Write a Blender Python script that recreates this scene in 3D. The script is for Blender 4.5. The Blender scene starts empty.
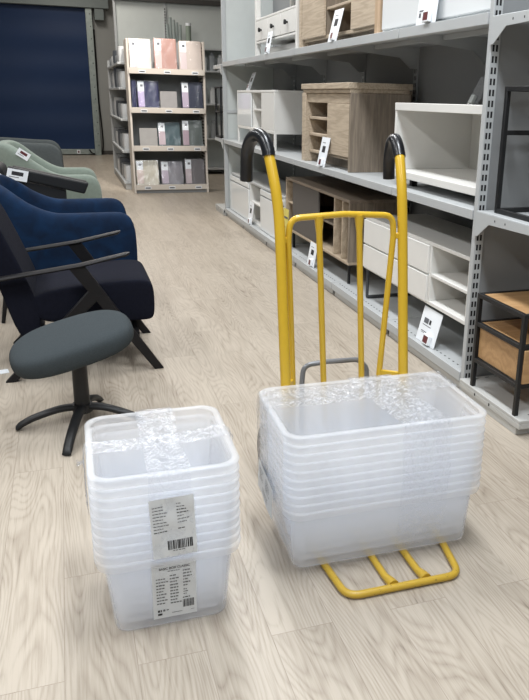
import bpy, bmesh, math, random
from math import sin, cos, pi, radians, sqrt
from mathutils import Vector, Matrix, noise
random.seed(7)
SC = bpy.context.scene
COL = SC.collection

# ------------------------------------------------------------------ helpers
class MB:
    """collects shapes (world coordinates) into one mesh"""
    def __init__(s, M=None):
        s.v, s.f, s.mi, s.M = [], [], [], M
    def add(s, pts, faces, mi=0):
        b = len(s.v)
        for p in pts:
            p = Vector(p)
            s.v.append(s.M @ p if s.M else p)
        for f in faces:
            s.f.append([b+i for i in f]); s.mi.append(mi)
        return s
    def box(s, x0, x1, y0, y1, z0, z1, mi=0):
        return s.add([(x0,y0,z0),(x1,y0,z0),(x1,y1,z0),(x0,y1,z0),(x0,y0,z1),(x1,y0,z1),(x1,y1,z1),(x0,y1,z1)],
                     [(0,3,2,1),(4,5,6,7),(0,1,5,4),(1,2,6,5),(2,3,7,6),(3,0,4,7)], mi)
    def beam(s, a, b, w, h, up=(0,0,1), mi=0):
        """rectangular bar from a to b, w across, h along 'up'"""
        a, b, up = Vector(a), Vector(b), Vector(up)
        d = (b-a).normalized(); r = d.cross(up).normalized(); u = r.cross(d)
        pts = [p + r*sx*w/2 + u*sz*h/2 for p in (a,b) for sx,sz in ((-1,-1),(1,-1),(1,1),(-1,1))]
        return s.add(pts, [(0,1,2,3),(7,6,5,4),(0,4,5,1),(1,5,6,2),(2,6,7,3),(3,7,4,0)], mi)
    def prism(s, poly, axis, lo, hi, mi=0):
        """poly in the two other axes (cyclic order), extruded along axis"""
        n = len(poly)
        def P(a,b,c):
            return (c,a,b) if axis == 'x' else (a,c,b) if axis == 'y' else (a,b,c)
        pts = [P(a,b,lo) for a,b in poly]+[P(a,b,hi) for a,b in poly]
        return s.add(pts, [tuple(range(n-1,-1,-1)), tuple(range(n,2*n))]+[(i,(i+1)%n,n+(i+1)%n,n+i) for i in range(n)], mi)
    def loft(s, rings, cap0=True, cap1=True, mi=0, closed=False):
        n, m = len(rings[0]), len(rings)
        pts = [p for r in rings for p in r]; F = []
        for k in range(m if closed else m-1):
            a, b = k*n, ((k+1)%m)*n
            F += [(a+i, a+(i+1)%n, b+(i+1)%n, b+i) for i in range(n)]
        if not closed:
            if cap0: F.append(tuple(range(n-1,-1,-1)))
            if cap1: F.append(tuple((m-1)*n+i for i in range(n)))
        return s.add(pts, F, mi)
    def tube(s, path, r, n=12, closed=False, mi=0):
        P = [Vector(p) for p in path]; m = len(P)
        rr = r if isinstance(r,(list,tuple)) else [r]*m
        T = []
        for i in range(m):
            a = P[(i-1)%m] if (closed or i>0) else P[i]
            b = P[(i+1)%m] if (closed or i<m-1) else P[i]
            T.append((b-a).normalized())
        u = T[0].orthogonal().normalized(); rings = []
        for i in range(m):
            u = (u - T[i]*u.dot(T[i])).normalized(); w = T[i].cross(u)
            rings.append([P[i]+(u*cos(2*pi*k/n)+w*sin(2*pi*k/n))*rr[i] for k in range(n)])
        return s.loft(rings, closed=closed, mi=mi)
    def cyl(s, c, r, h, axis='z', n=24, mi=0):
        a = {'x':Vector((1,0,0)),'y':Vector((0,1,0)),'z':Vector((0,0,1))}[axis]
        return s.tube([Vector(c)-a*h/2, Vector(c)+a*h/2], r, n, mi=mi)
    def grid(s, fn, nu, nv, mi=0):
        pts = [fn(i/nu, j/nv) for i in range(nu+1) for j in range(nv+1)]
        F = [(i*(nv+1)+j, (i+1)*(nv+1)+j, (i+1)*(nv+1)+j+1, i*(nv+1)+j+1) for i in range(nu) for j in range(nv)]
        return s.add(pts, F, mi)
    def build(s, name, mat, parent=None, bevel=0, smooth=True, seg=2, angle=35, subsurf=0, recalc=True, mats=()):
        off = Vector(parent['_o']) if parent is not None else None
        me = bpy.data.meshes.new(name)
        base = off if off is not None else Vector((0,0,0))
        me.from_pydata([tuple(p-base) for p in s.v], [], s.f)
        for m in (mat,)+tuple(mats): me.materials.append(m)
        for p, k in zip(me.polygons, s.mi): p.material_index = k
        if recalc:
            bm = bmesh.new(); bm.from_mesh(me); bmesh.ops.recalc_face_normals(bm, faces=bm.faces); bm.to_mesh(me); bm.free()
        if smooth:
            me.polygons.foreach_set('use_smooth', [True]*len(me.polygons))
            if not subsurf: me.set_sharp_from_angle(angle=radians(angle))
        o = bpy.data.objects.new(name, me); COL.objects.link(o)
        if parent is not None:
            o.parent = parent; o['_o'] = tuple(base)
        if bevel:
            b = o.modifiers.new('bevel','BEVEL'); b.width = bevel; b.segments = seg; b.limit_method = 'ANGLE'; b.angle_limit = radians(40)
        if subsurf:
            b = o.modifiers.new('sub','SUBSURF'); b.levels = b.render_levels = subsurf
        return o

def sub(o, parent_obj):
    return o
def tag(o, label, cat, group=None):
    o['label'] = label; o['category'] = cat
    if group: o['group'] = group
    return o
def thing(name, label, cat, loc, group=None):
    o = bpy.data.objects.new(name, None); COL.objects.link(o); o.location = loc; o['_o'] = tuple(loc)
    o.empty_display_size = 0.1
    return tag(o, label, cat, group)
def struct(o):
    o['kind'] = 'structure'; return o
def arc(cx, cy, r, a0, a1, n):
    return [(cx+r*cos(a0+(a1-a0)*i/n), cy+r*sin(a0+(a1-a0)*i/n)) for i in range(n+1)]
def rrect(hw, hd, r, n=6):
    out = []
    for sx, sy, a in ((1,1,0),(-1,1,pi/2),(-1,-1,pi),(1,-1,1.5*pi)):
        out += arc(sx*(hw-r), sy*(hd-r), r, a, a+pi/2, n)
    return out
def fillet(path, r, n=6):
    """round the inner corners of a polyline"""
    P = [Vector(p) for p in path]; out = [P[0]]
    for i in range(1, len(P)-1):
        a, b, c = P[i-1], P[i], P[i+1]
        d1, d2 = (a-b).normalized(), (c-b).normalized()
        ang = d1.angle(d2); t = min(r/math.tan(ang/2), (a-b).length*.49, (c-b).length*.49)
        p0, p1 = b+d1*t, b+d2*t
        for k in range(n+1):
            u = k/n; out.append(p0*(1-u)**2 + b*2*u*(1-u) + p1*u*u)
    out.append(P[-1]); return out
def catmull(path, k=6):
    P = [Vector(p) for p in path]; Q = [P[0]*2-P[1]]+P+[P[-1]*2-P[-2]]; out = []
    for i in range(1, len(Q)-2):
        p0,p1,p2,p3 = Q[i-1:i+3]
        for j in range(k):
            t = j/k
            out.append(.5*((2*p1)+(p2-p0)*t+(2*p0-5*p1+4*p2-p3)*t*t+(3*p1-p0-3*p2+p3)*t**3))
    out.append(P[-1]); return out
def sstep(a, b, x):
    t = max(0, min(1, (x-a)/(b-a))); return t*t*(3-2*t)

# ------------------------------------------------------------------ materials
def lin(c):
    return tuple(((x/255)/12.92 if x/255 <= .04045 else ((x/255+.055)/1.055)**2.4) for x in c)+(1,)
def nmat(name):
    m = bpy.data.materials.new(name); m.use_nodes = True
    return m, m.node_tree, m.node_tree.nodes['Principled BSDF']
def N(nt, typ, **kw):
    n = nt.nodes.new(typ)
    for k, v in kw.items():
        if k in n.inputs.keys(): n.inputs[k].default_value = v
        else: setattr(n, k, v)
    return n
def mat(name, rgb, rough=.5, metal=0, spec=.5, var=0, vscale=8, bump=0, bscale=200, stretch=(1,1,1), sheen=0, coat=0):
    m, nt, b = nmat(name)
    b.inputs['Base Color'].default_value = lin(rgb); b.inputs['Roughness'].default_value = rough
    b.inputs['Metallic'].default_value = metal; b.inputs['Specular IOR Level'].default_value = spec
    b.inputs['Sheen Weight'].default_value = sheen; b.inputs['Coat Weight'].default_value = coat
    tc = N(nt,'ShaderNodeTexCoord'); mp = N(nt,'ShaderNodeMapping', Scale=stretch)
    nt.links.new(tc.outputs['Object'], mp.inputs[0])
    if var:
        t = N(nt,'ShaderNodeTexNoise', Scale=vscale, Detail=5.); nt.links.new(mp.outputs[0], t.inputs['Vector'])
        r = N(nt,'ShaderNodeValToRGB')
        r.color_ramp.elements[0].position = .3; r.color_ramp.elements[1].position = .7
        c = lin(rgb)
        r.color_ramp.elements[0].color = tuple(x*(1-var) for x in c[:3])+(1,)
        r.color_ramp.elements[1].color = tuple(min(1,x*(1+var)) for x in c[:3])+(1,)
        nt.links.new(t.outputs['Fac'], r.inputs[0]); nt.links.new(r.outputs[0], b.inputs['Base Color'])
    if bump:
        t = N(nt,'ShaderNodeTexNoise', Scale=bscale, Detail=3.); nt.links.new(mp.outputs[0], t.inputs['Vector'])
        bp = N(nt,'ShaderNodeBump', Strength=bump, Distance=.002); nt.links.new(t.outputs['Fac'], bp.inputs['Height'])
        nt.links.new(bp.outputs[0], b.inputs['Normal'])
    return m
def wood(name, dark, light, along='y', scale=1.0, rough=.5, rings=9):
    """contour-line grain of a stretched noise field"""
    m, nt, b = nmat(name); L = nt.links.new
    tc = N(nt,'ShaderNodeTexCoord')
    s = {'x':(1.2,14,14),'y':(14,1.2,14),'z':(14,14,1.2)}[along]
    mp = N(nt,'ShaderNodeMapping', Scale=tuple(k*scale for k in s)); L(tc.outputs['Object'], mp.inputs[0])
    a = N(nt,'ShaderNodeTexNoise', Scale=.35, Detail=2., Roughness=.45); L(mp.outputs[0], a.inputs['Vector'])
    mu = N(nt,'ShaderNodeMath', operation='MULTIPLY'); mu.inputs[1].default_value = rings*6.28; L(a.outputs['Fac'], mu.inputs[0])
    si = N(nt,'ShaderNodeMath', operation='SINE'); L(mu.outputs[0], si.inputs[0])
    f = N(nt,'ShaderNodeTexNoise', Scale=6., Detail=4.); L(mp.outputs[0], f.inputs['Vector'])
    mx = N(nt,'ShaderNodeMath', operation='MULTIPLY_ADD'); mx.inputs[1].default_value = .20; L(si.outputs[0], mx.inputs[0]); L(f.outputs['Fac'], mx.inputs[2])
    r = N(nt,'ShaderNodeValToRGB'); r.color_ramp.elements[0].position = .22; r.color_ramp.elements[1].position = .8
    r.color_ramp.elements[0].color = lin(dark); r.color_ramp.elements[1].color = lin(light)
    L(mx.outputs[0], r.inputs[0]); L(r.outputs[0], b.inputs['Base Color'])
    b.inputs['Roughness'].default_value = rough
    return m
def floor_mat():
    m, nt, b = nmat('oak_vinyl_planks'); L = nt.links.new
    tc = N(nt,'ShaderNodeTexCoord')
    mp = N(nt,'ShaderNodeMapping', Rotation=(0,0,pi/2), Location=(0,0,0)); L(tc.outputs['Object'], mp.inputs[0])
    br = N(nt,'ShaderNodeTexBrick', offset=.37, offset_frequency=2, Scale=1.)
    br.inputs['Color1'].default_value = (0,0,0,1); br.inputs['Color2'].default_value = (1,1,1,1)
    br.inputs['Mortar'].default_value = (.5,.5,.5,1); br.inputs['Mortar Size'].default_value = .0012
    br.inputs['Mortar Smooth'].default_value = .1; br.inputs['Brick Width'].default_value = 1.25; br.inputs['Row Height'].default_value = .19
    # seams at x = -.115 + k*.19 ; brick rows run along the rotated y
    mp.inputs['Location'].default_value = (.47, .115+.19*40, 0)
    L(mp.outputs[0], br.inputs['Vector'])
    sep = N(nt,'ShaderNodeSeparateColor'); L(br.outputs['Color'], sep.inputs[0])
    # grain
    g = N(nt,'ShaderNodeMapping', Scale=(9.,1.25,1.)); L(tc.outputs['Object'], g.inputs[0])
    w = N(nt,'ShaderNodeMath', operation='MULTIPLY'); w.inputs[1].default_value = 37.; L(sep.outputs[0], w.inputs[0])
    a = N(nt,'ShaderNodeTexNoise', noise_dimensions='4D', Scale=.7, Detail=1.2, Roughness=.4); L(g.outputs[0], a.inputs['Vector']); L(w.outputs[0], a.inputs['W'])
    mu = N(nt,'ShaderNodeMath', operation='MULTIPLY'); mu.inputs[1].default_value = 230.; L(a.outputs['Fac'], mu.inputs[0])
    si = N(nt,'ShaderNodeMath', operation='SINE'); L(mu.outputs[0], si.inputs[0])
    po0 = N(nt,'ShaderNodeMath', operation='MULTIPLY_ADD'); po0.inputs[1].default_value=.5; po0.inputs[2].default_value=.5; L(si.outputs[0], po0.inputs[0])
    po = N(nt,'ShaderNodeMath', operation='POWER'); po.inputs[1].default_value = .45; L(po0.outputs[0], po.inputs[0])
    f = N(nt,'ShaderNodeTexNoise', noise_dimensions='4D', Scale=1., Detail=5., Roughness=.65); 
    g2 = N(nt,'ShaderNodeMapping', Scale=(95.,4.,1.)); L(tc.outputs['Object'], g2.inputs[0]); L(g2.outputs[0], f.inputs['Vector']); L(w.outputs[0], f.inputs['W'])
    big = N(nt,'ShaderNodeTexNoise', noise_dimensions='4D', Scale=1.6, Detail=3.); L(g.outputs[0], big.inputs['Vector']); L(w.outputs[0], big.inputs['W'])
    s1 = N(nt,'ShaderNodeMath', operation='MULTIPLY_ADD'); s1.inputs[1].default_value = .17; L(po.outputs[0], s1.inputs[0])
    s0 = N(nt,'ShaderNodeMath', operation='MULTIPLY'); s0.inputs[1].default_value = .66; L(f.outputs['Fac'], s0.inputs[0]); L(s0.outputs[0], s1.inputs[2])
    g3 = N(nt,'ShaderNodeMapping', Scale=(210.,7.,1.)); L(tc.outputs['Object'], g3.inputs[0])
    f2 = N(nt,'ShaderNodeTexNoise', noise_dimensions='4D', Scale=1., Detail=2.); L(g3.outputs[0], f2.inputs['Vector']); L(w.outputs[0], f2.inputs['W'])
    c2 = N(nt,'ShaderNodeValToRGB'); c2.color_ramp.elements[0].position = .36; c2.color_ramp.elements[1].position = .46; L(f2.outputs['Fac'], c2.inputs[0])
    s1b = N(nt,'ShaderNodeMath', operation='MULTIPLY_ADD'); s1b.inputs[1].default_value = .09; L(c2.outputs[0], s1b.inputs[0]); L(s1.outputs[0], s1b.inputs[2]); s1 = s1b
    s2 = N(nt,'ShaderNodeMath', operation='MULTIPLY_ADD'); s2.inputs[1].default_value = .42; L(big.outputs['Fac'], s2.inputs[0]); L(s1.outputs[0], s2.inputs[2])
    s3 = N(nt,'ShaderNodeMath', operation='MULTIPLY_ADD'); s3.inputs[1].default_value = .10; L(sep.outputs[0], s3.inputs[0]); L(s2.outputs[0], s3.inputs[2])
    r = N(nt,'ShaderNodeValToRGB'); e = r.color_ramp.elements
    e[0].position = .40; e[0].color = lin((104,92,82)); e[1].position = .90; e[1].color = lin((181,171,157))
    k = e.new(.62); k.color = lin((157,146,132))
    L(s3.outputs[0], r.inputs[0])
    mix = N(nt,'ShaderNodeMix', data_type='RGBA'); mix.inputs['B'].default_value = lin((120,106,94))
    mm = N(nt,'ShaderNodeMath', operation='MULTIPLY'); mm.inputs[1].default_value = .45; L(br.outputs['Fac'], mm.inputs[0])
    L(mm.outputs[0], mix.inputs['Factor']); L(r.outputs[0], mix.inputs['A']); L(mix.outputs['Result'], b.inputs['Base Color'])
    b.inputs['Roughness'].default_value = .36; b.inputs['Specular IOR Level'].default_value = .4
    bp = N(nt,'ShaderNodeBump', Strength=.12, Distance=.002); L(f.outputs['Fac'], bp.inputs['Height']); L(bp.outputs[0], b.inputs['Normal'])
    return m
def plastic_mat(name, alpha, tint=(.958,.968,.986)):
    """milky polypropylene: partly see-through, partly translucent, glossy skin"""
    m, nt, b = nmat(name); L = nt.links.new
    b.inputs['Base Color'].default_value = tint+(1,); b.inputs['Roughness'].default_value = .22; b.inputs['Specular IOR Level'].default_value = .5
    tl = N(nt,'ShaderNodeBsdfTranslucent'); tl.inputs[0].default_value = tint+(1,)
    tr = N(nt,'ShaderNodeBsdfTransparent'); tr.inputs[0].default_value = (.987,.992,1,1)
    m1 = N(nt,'ShaderNodeMixShader'); m1.inputs[0].default_value = .42; L(b.outputs[0], m1.inputs[1]); L(tl.outputs[0], m1.inputs[2])
    m2 = N(nt,'ShaderNodeMixShader'); m2.inputs[0].default_value = alpha; L(tr.outputs[0], m2.inputs[1]); L(m1.outputs[0], m2.inputs[2])
    L(m2.outputs[0], nt.nodes['Material Output'].inputs[0])
    return m
def film_mat(name, dens=.03, bump=.9, scale=38, stretch=(1,1,1), haze=.06, crease_glints=0):
    """thin crinkled stretch film: clear, glossy, a trace of white haze"""
    m, nt, b = nmat(name); L = nt.links.new
    tc = N(nt,'ShaderNodeTexCoord'); mp = N(nt,'ShaderNodeMapping', Scale=stretch); L(tc.outputs['Object'], mp.inputs[0])
    t = N(nt,'ShaderNodeTexNoise', Scale=scale, Detail=4., Roughness=.6, Distortion=1.2); L(mp.outputs[0], t.inputs['Vector'])
    bp = N(nt,'ShaderNodeBump', Strength=bump, Distance=.012); L(t.outputs['Fac'], bp.inputs['Height'])
    gl = N(nt,'ShaderNodeBsdfGlossy'); gl.inputs['Roughness'].default_value = .16; L(bp.outputs[0], gl.inputs['Normal'])
    di = N(nt,'ShaderNodeBsdfDiffuse'); di.inputs[0].default_value = (.92,.95,1,1); L(bp.outputs[0], di.inputs['Normal'])
    tr = N(nt,'ShaderNodeBsdfTransparent'); tr.inputs[0].default_value = (.985,.99,1,1)
    lw = N(nt,'ShaderNodeLayerWeight'); L(bp.outputs[0], lw.inputs['Normal'])
    pw = N(nt,'ShaderNodeMath', operation='POWER'); pw.inputs[1].default_value = 3.; L(lw.outputs['Facing'], pw.inputs[0])
    ad = N(nt,'ShaderNodeMath', operation='MULTIPLY_ADD', use_clamp=True); ad.inputs[1].default_value = .5; ad.inputs[2].default_value = dens; L(pw.outputs[0], ad.inputs[0])
    m1 = N(nt,'ShaderNodeMixShader'); m1.inputs[0].default_value = haze; L(tr.outputs[0], m1.inputs[1]); L(di.outputs[0], m1.inputs[2])
    if crease_glints:   # painted-in crinkle highlights, together with the whitish look of creased film
        t2 = N(nt,'ShaderNodeTexNoise', Scale=scale*.8, Detail=5., Roughness=.62, Distortion=2.2); L(mp.outputs[0], t2.inputs['Vector'])
        r2 = N(nt,'ShaderNodeValToRGB'); e = r2.color_ramp.elements
        e[0].position = .44; e[0].color = (haze,haze,haze,1); e[1].position = .56; e[1].color = (haze,haze,haze,1)
        k = e.new(.50); k.color = (crease_glints,crease_glints,crease_glints,1)
        L(t2.outputs['Fac'], r2.inputs[0]); L(r2.outputs[0], m1.inputs[0])
    m2 = N(nt,'ShaderNodeMixShader'); L(ad.outputs[0], m2.inputs[0]); L(m1.outputs[0], m2.inputs[1]); L(gl.outputs[0], m2.inputs[2])
    L(m2.outputs[0], nt.nodes['Material Output'].inputs[0])
    return m
def scuffed(name, rgb, scuff, amount=.62, rough=.35):
    m, nt, b = nmat(name); L = nt.links.new
    tc = N(nt,'ShaderNodeTexCoord')
    t = N(nt,'ShaderNodeTexNoise', Scale=60., Detail=5., Roughness=.7); L(tc.outputs['Object'], t.inputs['Vector'])
    r = N(nt,'ShaderNodeValToRGB'); r.color_ramp.elements[0].position = amount; r.color_ramp.elements[1].position = amount+.05
    r.color_ramp.elements[0].color = lin(rgb); r.color_ramp.elements[1].color = lin(scuff)
    L(t.outputs['Fac'], r.inputs[0]); L(r.outputs[0], b.inputs['Base Color']); b.inputs['Roughness'].default_value = rough
    return m
def velvet(name, rgb, hi):
    m, nt, b = nmat(name); L = nt.links.new
    tc = N(nt,'ShaderNodeTexCoord')
    t = N(nt,'ShaderNodeTexNoise', Scale=9., Detail=4., Distortion=.6); L(tc.outputs['Object'], t.inputs['Vector'])
    r = N(nt,'ShaderNodeValToRGB'); r.color_ramp.elements[0].position=.35; r.color_ramp.elements[1].position=.75
    r.color_ramp.elements[0].color = lin(rgb); r.color_ramp.elements[1].color = lin(hi)
    L(t.outputs['Fac'], r.inputs[0]); L(r.outputs[0], b.inputs['Base Color'])
    b.inputs['Roughness'].default_value = .8; b.inputs['Sheen Weight'].default_value = .5; b.inputs['Sheen Roughness'].default_value = .35
    b.inputs['Sheen Tint'].default_value = lin(hi); b.inputs['Specular IOR Level'].default_value = .2
    return m

GREY = mat('shelf_grey_steel', (178,181,182), .42, spec=.4, var=.03, vscale=3)
GREYL = mat('light_grey_panel', (196,201,199), .5, spec=.4, var=.02)
GREYD = mat('grey_back_panel', (140,142,143), .55, spec=.3, var=.04, vscale=2)
PLINTH = mat('grey_plinth', (186,186,183), .5)
SLOT = mat('slot_shadow', (28,28,30), .9)
WHITE = mat('white_melamine', (222,221,217), .4, spec=.4, var=.015)
GLOSSW = mat('white_gloss_lacquer', (226,229,230), .09, spec=.6)
GRAYTOP = mat('pale_grey_laminate', (176,178,178), .4)
OAK = wood('sonoma_oak', (170,154,134), (192,177,156), 'y', 1.8, .55, 12)
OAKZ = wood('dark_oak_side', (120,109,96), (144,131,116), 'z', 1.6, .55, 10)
OAKL = wood('light_oak_edge', (176,150,122), (196,171,143), 'z', 1.0, .5, 6)
OAKP = wood('pale_oak_bench', (160,144,124), (184,168,146), 'y', 1.0, .5, 7)
OAKT = wood('grey_oak_top', (126,113,100), (150,136,121), 'y', 1.0, .45, 7)
WARMOAK = wood('warm_oak_veneer', (166,129,88), (184,147,104), 'x', 1.2, .5, 9)
DGREY = mat('taupe_grey_door', (84,80,77), .55)
BLACKI = mat('black_interior', (24,24,26), .7)
BLACKM = mat('black_powder_steel', (17,18,20), .5, bump=.1)
ANTH = mat('anthracite_steel', (62,65,69), .4)
YEL = scuffed('yellow_truck_paint', (208,170,46), (150,116,40), .70, .30)
YELS = scuffed('worn_yellow_toe_paint', (190,156,52), (92,78,44), .62, .38)
RUB = mat('black_rubber_grip', (20,22,27), .28, spec=.6)
TYRE = mat('black_tyre', (28,28,29), .7)
GTUBE = mat('grey_steel_tube', (128,130,133), .35, metal=.35)
FABG = mat('charcoal_wool', (60,66,69), .95, spec=.15, var=.10, vscale=160, bump=.5, bscale=420)
NAVYF = mat("dark_navy_fabric", (18,20,31), .95, spec=.15, var=.15, vscale=60, bump=.3, bscale=400)
BWOOD = mat('black_stained_wood', (22,21,23), .5, spec=.3, var=.2, vscale=30, stretch=(1,8,8))
BVEL = velvet('blue_velvet', (6,26,50), (10,42,74))
SAGE = mat('sage_green_fabric', (122,133,124), .95, spec=.15, var=.06, vscale=40, bump=.25, bscale=350, sheen=.2)
BGREYF = mat('black_grey_leatherette', (27,29,32), .6, spec=.3, var=.1)
DKGREYF = mat('dark_grey_fabric', (78,83,84), .95, spec=.15, var=.08, vscale=40, bump=.25)
PAPER = mat('white_card', (232,236,240), .5)
PAPW = mat('label_paper', (218,222,225), .55)
INK = mat('grey_print', (95,97,102), .7)
INKD = mat('black_print', (38,38,42), .7)
REDS = mat('dark_red_display', (96,44,48), .3)
YELP = mat('yellow_card', (214,200,104), .55)
CREAML = mat('cream_shelf_lip', (208,200,190), .5)
GALV = mat('galvanised_steel', (140,148,144), .4, metal=.4, var=.12, vscale=12)
ROLLB = mat('blue_door_sheet', (14,42,80), .5, spec=.3, var=.07, vscale=.6, stretch=(1,1,2))
HOUS = mat('grey_door_housing', (112,121,120), .5)
WALLM = mat('warm_grey_wall', (150,151,149), .85, var=.04, vscale=1.5)
CEIL = mat('white_ceiling', (210,210,208), .9)
BASEB = mat('dark_baseboard', (64,62,60), .6)
PPAP = plastic_mat('milky_plastic', .27)
PPRIM = plastic_mat('milky_plastic_rim', .38)
FILM = film_mat('crinkled_film', .04, 1.0, 30, haze=.03, crease_glints=.36)
FILMV = film_mat('stretched_film', .0, .5, 26, haze=.02, crease_glints=.12)
FILMS = film_mat('taut_film', .0, .4, 22, (1,1,.35), .04)

# ------------------------------------------------------------------ setting
m = MB().add([(-7,-4,0),(8,-4,0),(8,24,0),(-7,24,0),(-7,-4,-.1),(8,-4,-.1),(8,24,-.1),(-7,24,-.1)],
             [(0,1,2,3),(7,6,5,4),(0,4,5,1),(1,5,6,2),(2,6,7,3),(3,7,4,0)])
struct(m.build('floor', floor_mat(), smooth=False))
struct(MB().box(-7,8,20.3,20.5,0,4.7).build('wall_back', WALLM, smooth=False))
struct(MB().box(6,6.2,-4,20.3,0,4.7).build('wall_right', WALLM, smooth=False))
struct(MB().box(-7,8,-4,20.5,4.7,4.8).build('ceiling', CEIL, smooth=False))
struct(MB().box(.84,6,20.285,20.3,0,.10).build('baseboard_back', BASEB, smooth=False))

# blue roll door in the back wall
door = struct(bpy.data.objects.new('door_1', None)); COL.objects.link(door); door.location = (-1.4,20.2,0); door['_o'] = (-1.4,20.2,0)
MB().grid(lambda u,v: (-3.8+4.52*u, 20.18+.006*sin(v*30)+.012*sin(v*7+u*5), .14+3.36*v), 30, 60).build('door_sheet', ROLLB, door)
MB().box(-3.9,.72,20.12,20.24,.02,.15).build('bottom_rail', GALV, door, .008)
mm = MB().box(.72,.87,20.06,20.29,0,3.46)
for k in range(12): mm.cyl((.82,20.055,.25+k*.28), .012, .02, 'y', 10, 1)
mm.build('frame_post', GALV, door, .004, mats=(INKD,))
MB().box(-4.0,1.27,19.98,20.29,3.46,3.78).build('roller_housing', HOUS, door, .01)
MB().box(.93,1.15,20.02,20.29,3.20,3.46).build('motor_box', HOUS, door, .01)
c = catmull([(.90,20.27,3.0),(.905,20.26,2.2),(.90,20.25,1.4),(.93,20.24,.7),(.93,20.22,.25),(.86,20.16,.05),(.66,20.1,.045),(.58,20.08,.14)], 6)
tag(MB().tube(c, .018, 8).build('power_cable', BLACKM), 'black cable hanging beside the blue roll door and curling along its foot', 'cable')
tag(MB().box(.28,.36,20.10,20.118,.04,.13).box(.30,.34,20.095,20.10,.06,.11,1).build('warning_sticker', PAPER, mats=(REDS,)), 'small white and red sticker on the bottom rail of the blue door', 'sticker')

# ------------------------------------------------------------------ main shelving run
XF, XB = 1.92, 2.57
SEAM = [3.23, 4.28, 5.36, 6.43, 7.50, 8.58, 9.57]
def slots(mm, x0, x1, y, z0, z1, mi=1):
    """two columns of punched slots on a face that looks towards -y"""
    w = (x1-x0); z = z0
    while z < z1:
        for fx in (.30, .66):
            cx = x0+w*fx
            mm.add([(cx-.0055,y,z),(cx+.0055,y,z),(cx+.0055,y,z+.030),(cx-.0055,y,z+.030)], [(0,1,2,3)], mi)
        z += .05
def slots_x(mm, x, y, z0, z1, mi=1):
    z = z0
    while z < z1:
        for dy in (-.012,.012):
            mm.add([(x,y+dy-.005,z),(x,y+dy+.005,z),(x,y+dy+.005,z+.03),(x,y+dy-.005,z+.03)], [(0,1,2,3)], mi)
        z += .05
run = thing('shelving_unit', 'long grey steel shelving run along the aisle carrying cabinets and benches on three levels', 'shelving', (2.25,6.4,0))
mm = MB()
for a, b in zip(SEAM, SEAM[1:]): mm.box(XB, XB+.02, max(a,3.27)+.004, min(b,9.56)-.004, .05, 2.9)
mm.build('back_panel', GREYD, run)
for y in SEAM[1:-1]:
    mm = MB().box(XB-.012, XB, y-.03, y+.03, 0, 2.9); slots_x(mm, XB-.0125, y, .2, 2.85)
    mm.build('upright', GREY, run, mats=(SLOT,))
for a, b in zip(SEAM, SEAM[1:]):
    a += .005; b -= .005
    if a < 3.25: a = 3.27
    if b > 9.5: b = 9.555
    # shelf boards: folded lip at the front, flat top
    for zt, lip, nm in ((1.905,.053,'shelf'), (.980,.048,'shelf')):
        mm = MB().box(XF, XF+.018, a, b, zt-lip, zt).box(XF+.018, XB, a, b, zt-.02, zt)
        mm.box(XF+.018, XF+.05, a, b, zt-lip, zt-lip+.004)
        mm.build(nm, GREY, run, .003)
    mm = MB().box(XF, XF+.018, a, b, .050, .105).box(XF+.018, XB, a, b, .088, .105)
    y = a+.05
    while y < b-.05:
        mm.add([(XF+.045,y,.1056),(XF+.053,y,.1056),(XF+.053,y+.018,.1056),(XF+.045,y+.018,.1056)], [(0,1,2,3)], 1); y += .05
    mm.build('base_shelf', GREY, run, .003, mats=(SLOT,))
    MB().box(XF+.02, XF+.035, a+.02, b-.02, 0, .055).build('plinth', PLINTH, run, .002)
for y in SEAM[1:-1]:
    for zt in (1.905, .980):
        for dy in (-.022, .022):
            z0 = zt-.022
            MB().prism([(XB-.013,z0),(XB-.013,z0-.15),(XB-.05,z0-.15),(XB-.14,z0-.075),(XF+.03,z0-.03),(XF+.03,z0)], 'y', y+dy-.0015, y+dy+.0015).build('bracket', GREY, run)
for zt in (1.905,.980):
    for k,(a,b) in enumerate(zip(SEAM, SEAM[1:])):
        MB().box(XF+.28, XF+.31, max(a,3.27)+.03, b-.03, zt-.05, zt-.021).build('stiffener', GREY, run, .002)

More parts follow.
